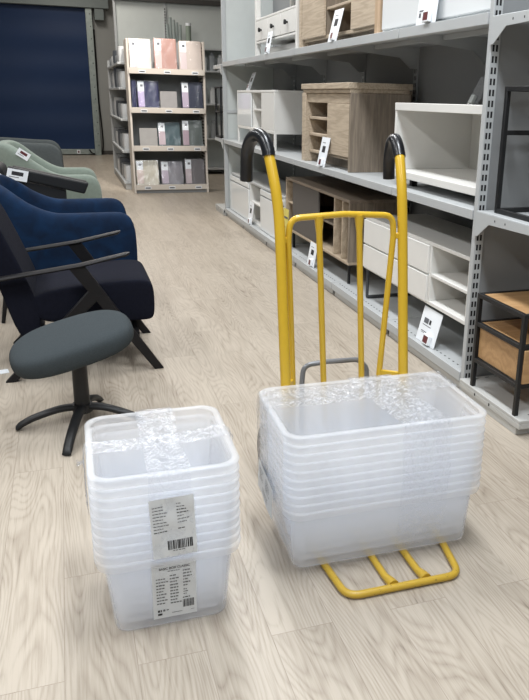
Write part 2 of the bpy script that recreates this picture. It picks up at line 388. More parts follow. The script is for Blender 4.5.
def end_unit(label, yb, yf, loc, far=False):
    """gondola head: back frame at yb, shelves reaching to yf"""
    t = thing('end_shelving_unit', label, 'shelving', loc)
    s = -1 if yf < yb else 1
    y0, y1 = sorted((yb, yb-s*.035))
    yface = yb if s < 0 else yb
    top = 2.9
    x1 = 3.1
    for x in (1.925, x1-.05):
        mm = MB().box(x, x+.05, y0, y1, .0, top)
        if not far: slots(mm, x, x+.05, y0-.0006, .03, top-.05)
        mm.build('upright', GREY, t, .003, mats=(SLOT,))
    MB().box(1.975, x1-.05, (y0+y1)/2-.008, (y0+y1)/2+.008, .05, top).build('back_panel', GREYL if far else GREYD, t)
    if far:
        MB().box(1.975, 2.5, y0, y0+.02, 1.30, 1.34).build('cross_rail', GREY, t, .003)
    a, b = sorted((yb+s*.002, yf))
    for zt in (.985, 1.885):
        mm = MB().box(1.922, x1, a, b, zt-.02, zt)
        fy = (yf, yf-s*.018); mm.box(1.922, x1, min(fy), max(fy), zt-.05, zt-.02)
        mm.build('shelf', GREY, t, .003)
        for x in (1.919, x1-.004):
            pl = [(yb+s*.002,zt-.005),(yb+s*.002,zt-.125),(yb+s*.03,zt-.125),(yb+s*.13,zt-.052),(yf-s*.02,zt-.042),(yf-s*.02,zt-.005)]
            q = MB().prism(pl, 'x', x-.003, x+.001)
            for k in (.18,.27): q.add([(x-.0035,yb+s*k,zt-.032),(x-.0035,yb+s*(k+.008),zt-.032),(x-.0035,yb+s*(k+.008),zt-.022),(x-.0035,yb+s*k,zt-.022)], [(0,1,2,3)], 1)
            q.build('bracket', GREY, t, mats=(SLOT,))
    mm = MB().box(1.900, x1, a, b, .068, .085)
    mm.box(1.900, 1.912, a, b, .04, .068).box(1.912, x1, yf if s<0 else yf-.012, yf+.012 if s<0 else yf, .04, .068)
    for k in (.16,.30): mm.add([(1.8993,yb+s*k,.05),(1.8993,yb+s*(k+.012),.05),(1.8993,yb+s*(k+.012),.066),(1.8993,yb+s*k,.066)], [(0,1,2,3)], 1)
    for k in range(12):
        x = 1.98+k*.06; yy = yf+.05 if s<0 else yf-.05
        mm.add([(x,yy,.0856),(x+.025,yy,.0856),(x+.025,yy+.006,.0856),(x,yy+.006,.0856)], [(0,1,2,3)], 1)
        yy = yb-.03
        if s<0: mm.add([(x,yy,.0856),(x+.025,yy,.0856),(x+.025,yy+.006,.0856),(x,yy+.006,.0856)], [(0,1,2,3)], 1)
    mm.build('base_shelf', PLINTH, t, .003, mats=(SLOT,))
    MB().box(1.905, x1-.005, a+.03, b-.012, 0, .04).build('plinth', PLINTH, t, .003)
    return t
end_unit('grey shelving end with slotted upright nearest the trolley, holding black framed furniture', 3.23, 2.655, (2.5,2.95,0))
end_unit('grey shelving end at the far end of the long run, by the bedding display', 9.60, 10.15, (2.5,9.9,0), far=True)

# ------------------------------------------------------------------ furniture on the shelves
BEV = .003
def part(t, name, mt, *boxes, bevel=BEV, mats=()):
    mm = MB()
    for b in boxes: mm.box(*b)
    return mm.build(name, mt, t, bevel, mats=mats)
# top shelf: white console with three drawers
z = 1.9055; X0, X1 = 1.99, 2.42; ya, yb = 6.60, 8.13
t = thing('console', 'white console with three drawers and black knobs on the top shelf', 'console', (2.2,7.36,z))
for y in (ya, yb-.05):
    for x in (X0, X1-.05): part(t, 'leg', WHITE, (x,x+.05,y,y+.05,z,2.78))
part(t, 'top', WHITE, (X0-.015,X1,ya-.015,yb+.015,2.78,2.81))
part(t, 'shelf', WHITE, (X0,X1,ya+.05,yb-.05,2.255,2.275))
part(t, 'bottom_rail', WHITE, (X0,X1,ya+.05,yb-.05,2.035,2.055))
part(t, 'back_panel', GREYD, (X1-.015,X1,ya,yb,2.04,2.78))
part(t, 'side_panel', WHITE, (X0+.05,X1-.05,ya+.01,ya+.03,2.04,2.26)); part(t, 'side_panel', WHITE, (X0+.05,X1-.05,yb-.03,yb-.01,2.04,2.26))
w = (yb-ya-.10)/3
for k in range(3):
    a = ya+.05+k*w
    d = part(t, 'drawer', WHITE, (X0-.002,X0+.40,a+.008,a+w-.008,2.062,2.25))
    MB().tube([(X0,a+w/2,2.155),(X0-.016,a+w/2,2.155),(X0-.018,a+w/2,2.155),(X0-.036,a+w/2,2.155)], [.009,.009,.02,.022], 12).build('knob', BLACKM, d)
# white carton under it
tag(part(None, 'carton', WHITE, (2.10,2.38,6.75,7.95,z,z+.09)), 'low white carton lying under the three-drawer console', 'carton')

# top shelf: oak cabinet
ya, yb = 4.72, 6.50; X1 = 2.45
t = thing('oak_cabinet', 'oak cabinet with two doors and open middle compartment on the top shelf', 'cabinet', (2.2,5.6,z))
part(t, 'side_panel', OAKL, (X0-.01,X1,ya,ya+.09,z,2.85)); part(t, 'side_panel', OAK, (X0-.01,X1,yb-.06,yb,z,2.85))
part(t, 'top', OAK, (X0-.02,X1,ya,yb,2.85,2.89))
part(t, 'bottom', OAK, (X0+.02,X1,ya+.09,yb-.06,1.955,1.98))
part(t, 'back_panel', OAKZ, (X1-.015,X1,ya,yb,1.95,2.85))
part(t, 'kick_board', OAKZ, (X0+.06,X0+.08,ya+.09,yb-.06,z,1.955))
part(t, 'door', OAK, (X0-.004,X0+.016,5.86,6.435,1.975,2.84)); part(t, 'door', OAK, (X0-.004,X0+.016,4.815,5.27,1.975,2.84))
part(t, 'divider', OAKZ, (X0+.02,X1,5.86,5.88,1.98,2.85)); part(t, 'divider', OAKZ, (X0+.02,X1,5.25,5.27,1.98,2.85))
part(t, 'shelf', OAK, (X0+.02,X1,5.27,5.86,2.16,2.18))
# top shelf: white gloss unit
ya, yb = 3.31, 4.69
t = thing('gloss_cabinet', 'white high gloss cabinet on the top shelf next to the slotted upright', 'cabinet', (2.2,4.0,z))
part(t, 'side_panel', GLOSSW, (X0,X1,ya,ya+.02,z,2.8)); part(t, 'side_panel', GLOSSW, (X0,X1,yb-.02,yb,z,2.8))
part(t, 'top', GLOSSW, (X0,X1,ya,yb,2.8,2.83)); part(t, 'bottom', GLOSSW, (X0,X1,ya+.02,yb-.02,z,z+.03)); part(t, 'back_panel', WHITE, (X1-.012,X1,ya+.02,yb-.02,z+.03,2.8))
for a in (ya+.02, (ya+yb)/2): part(t, 'door', GLOSSW, (X0-.018,X0-.001,a+.003,a+(yb-ya)/2-.022,z+.02,2.79), bevel=.006)

# middle shelf: white sliding door bench on legs
z = .9805; ya, yb = 7.36, 9.05; X1 = 2.44
t = thing('sliding_door_sideboard', 'white sideboard with sliding doors standing on short legs, middle shelf', 'sideboard', (2.2,8.2,z))
part(t, 'top', WHITE, (X0,X1,ya,yb,1.548,1.573)); part(t, 'bottom', WHITE, (X0,X1,ya,yb,1.150,1.178))
part(t, 'side_panel', WHITE, (X0,X1,ya,ya+.02,1.178,1.548)); part(t, 'side_panel', WHITE, (X0,X1,yb-.02,yb,1.178,1.548))
part(t, 'back_panel', WHITE, (X1-.012,X1,ya+.02,yb-.02,1.178,1.548)); part(t, 'shelf', WHITE, (X0+.03,X1-.02,7.89,8.345,1.36,1.38))
part(t, 'divider', WHITE, (X0+.022,X1-.012,8.345,8.365,1.178,1.548)); part(t, 'divider', WHITE, (X0+.022,X1-.012,7.87,7.89,1.178,1.548))
part(t, 'door', GLOSSW, (X0+.002,X0+.018,8.36,yb-.022,1.18,1.546)); part(t, 'door', WHITE, (X0+.002,X0+.018,ya+.022,7.89,1.18,1.546))
for y in (ya+.0, yb-.025):
    for x in (X0, X1-.025): part(t, 'leg', WHITE, (x,x+.025,y,y+.025,z,1.15))
# middle shelf: oak cabinet
ya, yb = 5.20, 6.36; X1 = 2.47
t = thing('oak_cabinet', 'square oak cabinet with one door and open left column on the middle shelf', 'cabinet', (2.2,5.8,z))
part(t, 'top', OAK, (X0-.03,X1,ya,yb,1.575,1.618)); part(t, 'crown', OAK, (X0-.015,X1-.02,ya+.01,yb-.01,1.545,1.575))
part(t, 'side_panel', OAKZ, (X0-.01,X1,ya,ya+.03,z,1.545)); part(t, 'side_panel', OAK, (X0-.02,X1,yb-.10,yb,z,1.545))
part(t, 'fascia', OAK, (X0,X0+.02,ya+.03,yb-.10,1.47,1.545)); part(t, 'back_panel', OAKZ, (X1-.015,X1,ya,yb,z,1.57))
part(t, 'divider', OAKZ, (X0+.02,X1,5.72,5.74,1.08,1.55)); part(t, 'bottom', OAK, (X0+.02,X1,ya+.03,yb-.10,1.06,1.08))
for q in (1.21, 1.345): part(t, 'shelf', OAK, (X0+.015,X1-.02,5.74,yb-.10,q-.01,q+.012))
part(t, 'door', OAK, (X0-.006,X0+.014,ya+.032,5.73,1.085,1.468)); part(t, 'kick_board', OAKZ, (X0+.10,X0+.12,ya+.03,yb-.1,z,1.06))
# middle shelf: open white bench
ya, yb = 3.36, 4.44; X1 = 2.55
t = thing('open_bench', 'open white box bench on the middle shelf beside the slotted upright', 'bench', (2.2,3.9,z))
part(t, 'top', WHITE, (X0,X1,ya,yb,1.442,1.488)); part(t, 'bottom', WHITE, (X0,X1,ya,yb,1.035,1.078))
part(t, 'side_panel', WHITE, (X0+.003,X1,yb-.022,yb,1.078,1.442)); part(t, 'side_panel', WHITE, (X0+.003,X1,ya,ya+.022,1.078,1.442))
part(t, 'back_panel', WHITE, (X1-.012,X1,3.9,yb-.022,1.078,1.442))
for y in (ya+.1, yb-.14):
    for x in (X0+.08, X1-.12): part(t, 'foot', BLACKI, (x,x+.04,y,y+.04,z,1.035))
# base shelf: low white unit far end
z = .1055; ya, yb = 6.98, 9.47; X1 = 2.42
t = thing('tv_bench', 'low white TV bench with two gloss doors at the far end of the base shelf', 'tv bench', (2.2,8.2,z))
part(t, 'top', GRAYTOP, (X0,X1,ya,yb,.552,.577)); part(t, 'bottom', WHITE, (X0,X1,ya,yb,.108,.130))
for y in (ya, 7.875, 8.44, yb-.02): part(t, 'side_panel' if y in (ya,yb-.02) else 'divider', WHITE, (X0,X1,y,y+.02,.13,.552))
part(t, 'shelf', WHITE, (X0+.01,X1-.02,7.895,8.44,.33,.35)); part(t, 'back_panel', WHITE, (X1-.012,X1,ya+.02,yb-.02,.13,.552))
for a,b in ((8.445,yb-.003),(ya+.003,7.885)):
    d = part(t, 'door', GLOSSW, (X0-.018,X0-.001,a,b,.11,.475))
    MB().box(X0-.018,X0-.003,a,b,.49,.548).box(X0-.012,X0-.001,a,b,.475,.49,1).build('handle_rail', GLOSSW, d, .003, mats=(GREYD,))
# base shelf: oak TV bench with grey door and slats
ya, yb = 5.19, 6.93; X1 = 2.44
t = thing('slatted_tv_bench', 'oak TV bench on black legs with grey sliding door and open slat divider', 'tv bench', (2.2,6.05,z))
part(t, 'top', OAKT, (X0,X1,ya,yb,.752,.776)); part(t, 'bottom', OAKP, (X0,X1,ya,yb,.275,.297))
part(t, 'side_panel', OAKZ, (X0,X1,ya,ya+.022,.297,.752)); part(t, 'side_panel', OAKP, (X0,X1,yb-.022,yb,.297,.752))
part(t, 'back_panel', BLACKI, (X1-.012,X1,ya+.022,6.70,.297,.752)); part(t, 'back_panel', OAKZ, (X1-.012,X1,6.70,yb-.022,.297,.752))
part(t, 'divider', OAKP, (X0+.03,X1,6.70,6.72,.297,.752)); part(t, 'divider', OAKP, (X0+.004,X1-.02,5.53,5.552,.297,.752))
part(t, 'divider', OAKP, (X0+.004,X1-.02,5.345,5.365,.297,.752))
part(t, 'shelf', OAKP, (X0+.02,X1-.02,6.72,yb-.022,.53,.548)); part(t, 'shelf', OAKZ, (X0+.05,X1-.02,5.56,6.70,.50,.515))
part(t, 'door', DGREY, (X0+.006,X0+.022,5.95,6.72,.30,.75))
for y in (ya+.10, 6.0, yb-.12):
    for x in (X0+.05, X1-.07): MB().tube([(x,y,z),(x,y,.275)], .012, 10).build('leg', BLACKM, t)
# base shelf: white bench with drawers on steel sled
ya, yb = 3.36, 4.86; X1 = 2.47
t = thing('drawer_tv_bench', 'white TV bench with stacked drawers and open shelves on grey steel sled legs', 'tv bench', (2.2,4.1,z))
part(t, 'top', WHITE, (X0,X1,ya,yb,.690,.712)); part(t, 'bottom', WHITE, (X0,X1,ya,yb,.332,.356))
part(t, 'side_panel', WHITE, (X0,X1,ya,ya+.02,.356,.69)); part(t, 'side_panel', WHITE, (X0,X1,yb-.02,yb,.356,.69)); part(t, 'divider', WHITE, (X0,X1,3.815,3.835,.356,.69))
part(t, 'shelf', WHITE, (X0+.004,X1,ya+.02,3.815,.505,.524)); part(t, 'back_panel', WHITE, (X1-.012,X1,ya+.02,yb-.02,.356,.69))
part(t, 'drawer', WHITE, (X0-.012,X1-.05,3.838,yb-.003,.520,.688)); part(t, 'drawer', WHITE, (X0-.012,X1-.05,3.838,yb-.003,.345,.508))
part(t, 'grip_rail', GREYL, (X0-.002,X0+.02,3.838,yb-.003,.508,.520))
for y in (ya+.025, yb-.03):
    mm = MB(); 
    mm.tube(fillet([(X0+.02,y,.332),(X0+.02,y,.118),(X1-.04,y,.118),(X1-.04,y,.332)], .01, 3), .012, 8); mm.build('sled_leg', ANTH, t)

# near end: black framed drawer table (base) and black frame shelf (middle)
z = .0855; xa, xb, ya, yb = 1.906, 2.42, 2.71, 3.13
t = thing('drawer_table', 'black framed side table with oak top and oak drawer on the near end shelf base', 'side table', (2.15,2.92,z))
for x in (xa, xb-.022):
    for y in (ya, yb-.022): part(t, 'leg', BLACKM, (x,x+.022,y,y+.022,z,.585), bevel=.002)
for zz, nm in ((.563,'top_rail'),(.415,'middle_rail'),(.222,'lower_rail')):
    for y in (ya, yb-.022): part(t, nm, BLACKM, (xa+.022,xb-.022,y,y+.022,zz,zz+.022), bevel=.002)
    for x in (xa, xb-.022): part(t, nm, BLACKM, (x,x+.022,ya+.022,yb-.022,zz,zz+.022), bevel=.002)
part(t, 'top', WARMOAK, (xa+.022,xb-.022,ya+.022,yb-.022,.568,.582)); part(t, 'shelf', WARMOAK, (xa+.022,xb-.022,ya+.022,yb-.022,.420,.434))
part(t, 'drawer', WARMOAK, (xa+.018,xb-.024,ya-.008,yb-.024,.248,.412))
z = .9855; xa, xb, ya, yb = 1.965, 2.75, 2.70, 3.14
t = thing('metal_shelf_frame', 'black square tube frame shelf standing on the near end middle shelf', 'shelf', (2.35,2.92,z))
for x in (xa, xb-.022):
    for y in (ya, yb-.022): part(t, 'post', BLACKM, (x,x+.022,y,y+.022,z,1.575), bevel=.002)
for zz, nm in ((1.553,'top_rail'),(1.355,'middle_rail'),(z+.001,'bottom_rail')):
    for y in (ya, yb-.022): part(t, nm, BLACKM, (xa+.022,xb-.022,y,y+.022,zz,zz+.022), bevel=.002)
    if zz != 1.355:
        for x in (xa, xb-.022): part(t, nm, BLACKM, (x,x+.022,ya+.022,yb-.022,zz,zz+.022), bevel=.002)
# black frame on the far end unit
z = .9855; xa, xb, ya, yb = 1.915, 2.5, 9.72, 10.08
t = thing('metal_shelf_frame', 'black frame shelf on the far end unit beside the bedding display', 'shelf', (2.2,9.9,z))
for x in (xa, xb-.025):
    for y in (ya, yb-.025): part(t, 'post', BLACKM, (x,x+.025,y,y+.025,z,1.62), bevel=.002)
for zz in (1.6,1.3,z+.001):
    part(t, 'shelf', BLACKM, (xa,xb,ya,yb,zz,zz+.018), bevel=.002)

# ------------------------------------------------------------------ price cards
def card_marks(mm, w, h, rows):
    for (u0,v0,u1,v1,mi) in rows:
        mm.add([(-.0012,u0*w,v0*h),(-.0012,u1*w,v0*h),(-.0012,u1*w,v1*h),(-.0012,u0*w,v1*h)], [(0,1,2,3)], mi)
def price_card(label, y, x, z, w, h, lean, marks, disp=True, mt=PAPER, yaw=0, roll=0):
    """upright card facing -x, bottom centre at x,y,z, leaning back"""
    t = thing('price_card', label, 'price card', (x,y,z), 'price cards on the shelves')
    M = Matrix.Translation((x,y,z+.002)) @ Matrix.Rotation(radians(yaw),4,'Z') @ Matrix.Rotation(radians(roll),4,'X') @ Matrix.Rotation(radians(lean),4,'Y')
    mm = MB(M).box(0,.003,-w/2,w/2,0,h)
    # u runs along +y; the reader stands at -x, so left edge is +y
    card_marks(mm, w, h, [(.5-b,v0,.5-a,v1,k) for a,v0,b,v1,k in marks])
    mm.build('card', mt, t, mats=(INK,INKD,REDS))
    if disp:
        q = MB(M).box(-.022,-.001,-w*.30,w*.02,.004,.062).add([(-.0225,-w*.26,.012),(-.0225,-w*.02,.012),(-.0225,-w*.02,.054),(-.0225,-w*.26,.054)], [(0,1,2,3)], 1)
        q.build('price_display', PAPER, t, .003, mats=(REDS,))
    MB(Matrix.Translation((x,y,z+.0005))).box(.006,.03,-.03,.03,0,.003).build('stand', GREYL, t)
    return t
MK = [(.18,.55,.42,.70,1),(.46,.56,.56,.69,2),(.16,.48,.6,.5,1),(.16,.30,.45,.32,1),(.16,.26,.35,.275,1)]
MK2 = [(.30,.48,.68,.70,2),(.2,.80,.6,.82,1)]
price_card('white price card leaning in front of the three-drawer console', 7.40, 1.926, 1.9055, .17, .205, 11, MK2)
price_card('white price card in front of the oak cabinet on the top shelf', 5.50, 1.928, 1.9055, .19, .23, 14, MK2)
price_card('white price card in front of the white gloss cabinet', 3.95, 1.928, 1.9055, .24, .30, 6, [(.30,.62,.72,.66,2),(.30,.62,.33,.85,2),(.69,.66,.72,.85,2),(.12,.22,.34,.25,1),(.12,.12,.22,.2,1)])
price_card('white price card standing on top of the sliding door sideboard', 8.66, 2.03, 1.5735, .17, .21, 22, MK2)
price_card('white price card in front of the square oak cabinet, middle shelf', 5.72, 1.93, .9805, .19, .23, 12, MK2)
price_card('white price card before the low bench with gloss doors', 8.28, 1.94, .1055, .20, .25, 8, MK2)
price_card('white price card in front of the slatted oak TV bench', 5.98, 1.94, .1055, .19, .20, 10, MK2)
price_card('large white price card in front of the white drawer bench', 3.76, 1.95, .1055, .235, .21, 14, MK)
price_card('yellow card standing on the base shelf before the left end of the slatted bench', 6.86, 1.955, .1055, .17, .37, 3, [(.2,.75,.9,.8,1),(.2,.5,.5,.55,1),(.2,.4,.4,.44,1)], disp=False, mt=YELP)
CLEAR = film_mat('clear_acrylic', .02, 0.0, 5)
t = thing('acrylic_card_holder', 'clear acrylic card holder on top of the open white bench', 'card holder', (2.2,3.78,1.4885))
M = Matrix.Translation((2.16,3.78,1.4885)) @ Matrix.Rotation(radians(28),4,'Y')
MB(M).box(0,.004,-.06,.06,0,.17).build('holder', CLEAR, t); MB(M).box(-.02,-.001,-.02,.02,.0,.05).build('clip', GREYL, t, .003)

# ------------------------------------------------------------------ bedding display and far fixtures
def disp_display():
    x0, x1, yf = .985, 2.165, 12.10
    t = thing('display_rack', 'bedding display rack with cream shelf lips and slotted sides at the aisle end', 'display rack', (1.55,12.35,0))
    for x in (x0, x1-.03):
        mm = MB().prism([(yf-.02,0),(yf+.50,0),(yf+.50,2.30),(yf+.03,2.30),(yf+.03,.30),(yf-.02,.12)], 'x', x, x+.03)
        for k in range(40):
            xx = x+.031 if x < 1.5 else x-.001
            mm.add([(xx,yf+.10,.25+k*.05),(xx,yf+.40,.25+k*.05),(xx,yf+.40,.27+k*.05),(xx,yf+.10,.27+k*.05)], [(0,1,2,3)], 1)
        mm.build('side_panel', CREAML, t, .004, mats=(SLOT,))
    MB().box(x0+.03,x1-.03,yf+.48,yf+.50,.05,2.30).build('back_panel', GREYD, t)
    for zt in (1.885,1.312,.738,.135):
        s = MB().box(x0+.03,x1-.03,yf+.02,yf+.48,zt-.06,zt-.035).build('shelf', GREYL, t)
        l = MB().box(x0+.015,x1-.015,yf-.005,yf+.018,zt-.082,zt)
        l.build('shelf_lip', CREAML, t, .003)
        for u in (.18,.50,.86):
            xx = x0+(x1-x0)*u
            MB().box(xx-.05,xx+.05,yf-.009,yf-.0055,zt-.072,zt-.028).add([(xx-.04,yf-.0095,zt-.06),(xx+.04,yf-.0095,zt-.06),(xx+.04,yf-.0095,zt-.04),(xx-.04,yf-.0095,zt-.04)],[(0,1,2,3)],1).build('price_strip', PAPER, t, mats=(INK,))
    MB().box(x0+.02,x1-.02,yf+.03,yf+.48,0,.052).build('base', GREYD, t, .004)
    return t
disp_display()
PACKF = film_mat('pack_film', .07, .6, 9, haze=.0)
def pack(label, u0, u1, zs, h, col, lean=14, labelled=True, stripe=(216,196,200), name='bedding_pack'):
    """plastic-wrapped folded bed linen leaning on the display shelf"""
    x0 = .985+1.18*u0; x1 = .985+1.18*u1; y = 12.135; z = zs-.033+.076*sin(radians(lean))
    t = thing(name, label, 'bedding pack' if name == 'bedding_pack' else 'panel', ((x0+x1)/2,y,z))
    M = Matrix.Translation((x0,y,z)) @ Matrix.Rotation(radians(-lean),4,'X')
    w = x1-x0; d = .075 if name == 'bedding_pack' else .02
    mt = mat('linen_%d_%d_%d' % col, col, .55, spec=.35, var=.05, vscale=10)
    MB(M).box(0,w,0,d,.0,h).build('folded_linen' if name == 'bedding_pack' else 'board', mt, t, .018 if name == 'bedding_pack' else .003, seg=3)
    if labelled:
        q = MB(M).box(.012,w*.32,-.004,-.001,.03,h-.015).box(.012,w*.32,-.0055,-.004,h*.62,h-.015,1)
        q.add([(.05,-.006,h*.78),(.09,-.006,h*.78),(.09,-.006,h*.86),(.05,-.006,h*.86)], [(0,1,2,3)], 2)
        q.build('paper_band', mat('band_%d_%d_%d' % stripe, stripe, .5), t, mats=(PAPER,INK))
    if name == 'bedding_pack':
        def fn(u,v):
            p = Vector((u*w, -.008-.006*noise.noise(Vector((u*4+x0*9,v*5,zs*7))), v*h)); return p
        MB(M).grid(fn, 14, 18).build('clear_wrap', PACKF, t, recalc=False)
    return t
pack('cream wrapped bedding pack, left on the top display shelf', .035,.31,1.885,.45,(224,216,204),8)
pack('pink wrapped bedding pack in the middle of the top display shelf', .35,.64,1.885,.47,(178,140,130),8,stripe=(226,190,186))
pack('greige wrapped bedding pack at the right of the top display shelf', .67,.965,1.885,.45,(196,184,176),8,stripe=(206,192,192))
pack('navy bedding pack cut off by the left side of the display', .035,.10,1.312,.43,(34,38,78),6,labelled=False)
pack('navy bedding pack with white paper band, second display shelf', .11,.39,1.312,.42,(26,32,76),10,stripe=(176,160,196))
pack('plain grey board leaning on the second display shelf', .40,.62,1.312,.27,(150,148,148),8,False,name='display_board')
pack('dark slate navy bedding pack at the right of the second display shelf', .68,.97,1.312,.42,(40,46,66),10,stripe=(182,168,186))
pack('pale grey board at the left of the third display shelf', .11,.34,.738,.29,(160,158,156),8,False,name='display_board')
pack('teal grey bedding pack in the middle of the third display shelf', .35,.65,.738,.38,(62,84,90),14,stripe=(190,172,178))
pack('dark sage grey bedding pack at the right of the third display shelf', .67,.95,.738,.42,(92,100,98),10,stripe=(170,150,160))
pack('ivory bedding pack at the left of the lowest display shelf', .04,.34,.135,.40,(206,200,184),14,stripe=(214,196,188))
pack('mid grey bedding pack in the middle of the lowest display shelf', .37,.67,.135,.38,(138,136,142),14,stripe=(188,176,190))
pack('dark grey bedding pack at the right of the lowest display shelf', .69,.965,.135,.42,(112,108,110),10,stripe=(196,182,186))

# long side rack behind the display, seen from its end
t = thing('side_rack', 'grey side rack running back behind the bedding display, stocked with wrapped goods', 'rack', (1.1,14,0))
MB().box(1.20,1.22,12.66,15.3,.05,2.1).build('back_panel', GREYD, t)
for y in (12.68, 13.98, 15.26): MB().box(1.17,1.20,y,y+.04,0,2.12).build('upright', GREY, t)
for zt in (.12,.62,1.12,1.60,1.98):
    MB().box(.88,1.17,12.66,15.3,zt-.03,zt).build('shelf', GREY, t, .003)
MB().box(.90,1.17,12.68,15.28,0,.09).build('base', PLINTH, t)
MB().box(.88,1.17,15.28,15.3,0,2.1).build('end_panel', GREY, t)
wr = [mat('wrapped_white',(205,207,208),.35), mat('wrapped_grey',(150,154,158),.35), mat('wrapped_dark',(88,92,98),.4)]
k = 0
for zi, zt in enumerate((.12,.62,1.12,1.60,1.98)):
    for yi in range(5):
        y0 = 12.72+yi*.51; h = random.uniform(.22,.34) if zi < 4 else random.uniform(.12,.24)
        mm = MB()
        rings = []
        for q in range(5):
            u = q/4; s = 1-.25*abs(u-.5)**2
            rings.append([(1.02+px*s, y0+.2+py*s, zt+.002+h*u) for px,py in rrect(.11,.19,.05,3)])
        o = mm.loft(rings).build('wrapped_pack', wr[(k*7+zi) % 3]); k += 1
        tag(o, ['wrapped pack on the lowest shelf of the side rack','wrapped pack on the second shelf of the side rack','wrapped pack on the third shelf of the side rack','wrapped pack on the fourth shelf of the side rack','wrapped pack lying on top of the side rack'][zi],
            'pack', ['packs on the lowest side shelf','packs on the second side shelf','packs on the third side shelf','packs on the fourth side shelf','packs on top of the side rack'][zi])

# tall wall fixture across the back
t = thing('tall_wall_rack', 'tall grey slotted wall rack rising behind the bedding display', 'rack', (2.2,15.5,0))
MB().box(1.10,3.4,15.45,15.49,0,3.18).build('back_panel', GREYL, t)
mm = MB().box(1.99,2.03,15.41,15.45,0,3.18)
for q in range(58): mm.add([(2.0,15.409,.2+q*.05),(2.02,15.409,.2+q*.05),(2.02,15.409,.23+q*.05),(2.0,15.409,.23+q*.05)], [(0,1,2,3)], 1)
mm.build('upright', GREY, t, mats=(SLOT,))
MB().box(1.06,1.10,15.42,15.52,0,3.18).build('side_post', GREY, t)
MB().box(1.06,3.4,15.35,15.52,3.18,3.26).build('top_cap', BASEB, t)
for zt in (.12,.70,1.36,1.97,2.37): MB().box(1.25,3.35,14.95,15.44,zt-.03,zt).build('shelf', GREY, t, .003)
for x in (2.28,3.3): MB().box(x,x+.03,14.95,14.98,0,1.97).build('front_post', BLACKM, t)
ros = mat('silver_wrap', (168,178,176), .25, metal=.3)
for q in range(5):
    x = 2.02+q*.055
    tag(MB().tube([(x,15.12+.03*(q%2),2.373),(x+.006*(q-2),15.14,2.78+.04*((q*3)%4))], .026, 10).build('foil_roll', ros), 'silver foil roll standing upright on the rack behind the display', 'roll', 'foil rolls on the tall rack')
t2 = thing('poster_tube', 'thick pale green tube with white cap next to the foil rolls', 'tube', (2.42,15.12,2.373))
MB().cyl((2.40,15.12,2.57),.05,.39,'z',16).build('tube', mat('pale_green_card',(138,150,138),.6), t2); MB().cyl((2.40,15.12,2.79),.053,.05,'z',16).build('cap', PAPER, t2)
for zi, zt in enumerate((.70,1.36,1.97)):
    for q in range(6):
        x = 2.36+q*.16; h = .30+.05*((q+zi)%2)
        mm = MB().loft([[(x+px*s,15.15+py*s,zt+.002+h*u) for px,py in rrect(.055,.055,.03,3)] for u,s in ((0,1),(.8,1),(.86,.6),(1,.6))])
        o = mm.build('glass_jar', wr[(q+zi)%2]); tag(o, ['tall jar on the lower shelf of the tall rack right of the display','tall jar on the middle shelf of the tall rack right of the display','tall jar on the upper shelf of the tall rack right of the display'][zi], 'jar', ['jars on the lower rack shelf','jars on the middle rack shelf','jars on the upper rack shelf'][zi])

# ------------------------------------------------------------------ chairs and stool
def tub_chair(name, label, x0, x1, y0, y1, h_arm, h_back, mt, th=.11, r=.12, rise=(-.08,-.52), leg_mat=BWOOD, creases=False):
    """open-fronted shell: arms sweeping up into the back; front at x1"""
    t = thing(name, label, 'armchair', ((x0+x1)/2,(y0+y1)/2,0))
    R = .30; zb = .24; path = []
    n1, na = 22, 14
    for i in range(n1): path.append((x1+(x0+R-x1)*i/n1, y0, 0, -1))
    for i in range(na): a = -pi/2-(pi/2)*i/na; path.append((x0+R+R*cos(a), y0+R+R*sin(a), cos(a), sin(a)))
    for i in range(8): path.append((x0, y0+R+(y1-y0-2*R)*i/8, -1, 0))
    for i in range(na): a = pi-(pi/2)*i/na; path.append((x0+R+R*cos(a), y1-R+R*sin(a), cos(a), sin(a)))
    for i in range(n1+1): path.append((x0+R+(x1-x0-R)*i/n1, y1, 0, 1))
    rings = []
    for (x,y,nx,ny) in path:
        h = h_arm+(h_back-h_arm)*sstep(rise[0], rise[1], x)
        d = x1-x
        if d < r: h = h-r+sqrt(max(0,r*r-(r-d)**2))*1.0
        fl = .0; e = .035
        def pt(off, zz): return (x-nx*off, y-ny*off, zz)
        cr = .006*sin(x*60)*sstep(.05,.2,d) if creases else 0
        rings.append([pt(.025,zb),pt(.01,zb+.1),pt(0,h-.25),pt(-.004,h-.06),pt(.012,h-.015),pt(th*.35,h),pt(th*.65,h),pt(th-.012,h-.015),pt(th+.004+cr,h-.06),pt(th+.004-cr,h-.16),pt(th,zb+.08),pt(th-.01,zb)])
    MB().loft(rings).build('shell', mt, t, subsurf=1)
    def cush(u):
        return [( (x0+x1+.08)/2 + px*u, (y0+y1)/2 + py*u) for px,py in rrect((x1-x0)/2-.10,(y1-y0)/2-th-.012,.07,4)]
    MB().loft([[(a,b,.26) for a,b in cush(.97)],[(a,b,.29) for a,b in cush(1)],[(a,b,.42) for a,b in cush(1)],[(a,b,.455) for a,b in cush(.94)],[(a,b,.465) for a,b in cush(.7)]]).build('seat_cushion', mt, t, subsurf=1)
    for sx in (0,1):
        for sy in (0,1):
            xx = (x0+.12, x1-.10)[sx]; yy = (y0+.10, y1-.10)[sy]; dx = (-.05,.04)[sx]; dy = (-.03,.03)[sy]
            MB().tube([(xx+dx,yy+dy,0),(xx,yy,.275)], [.012,.02], 10).build('leg', leg_mat, t)
    return t
tub_chair('armchair', 'blue velvet tub armchair behind the dark wooden-armed chair', -.56,.42,5.15,6.0,.735,.945,BVEL,creases=True,rise=(-.05,-.58))
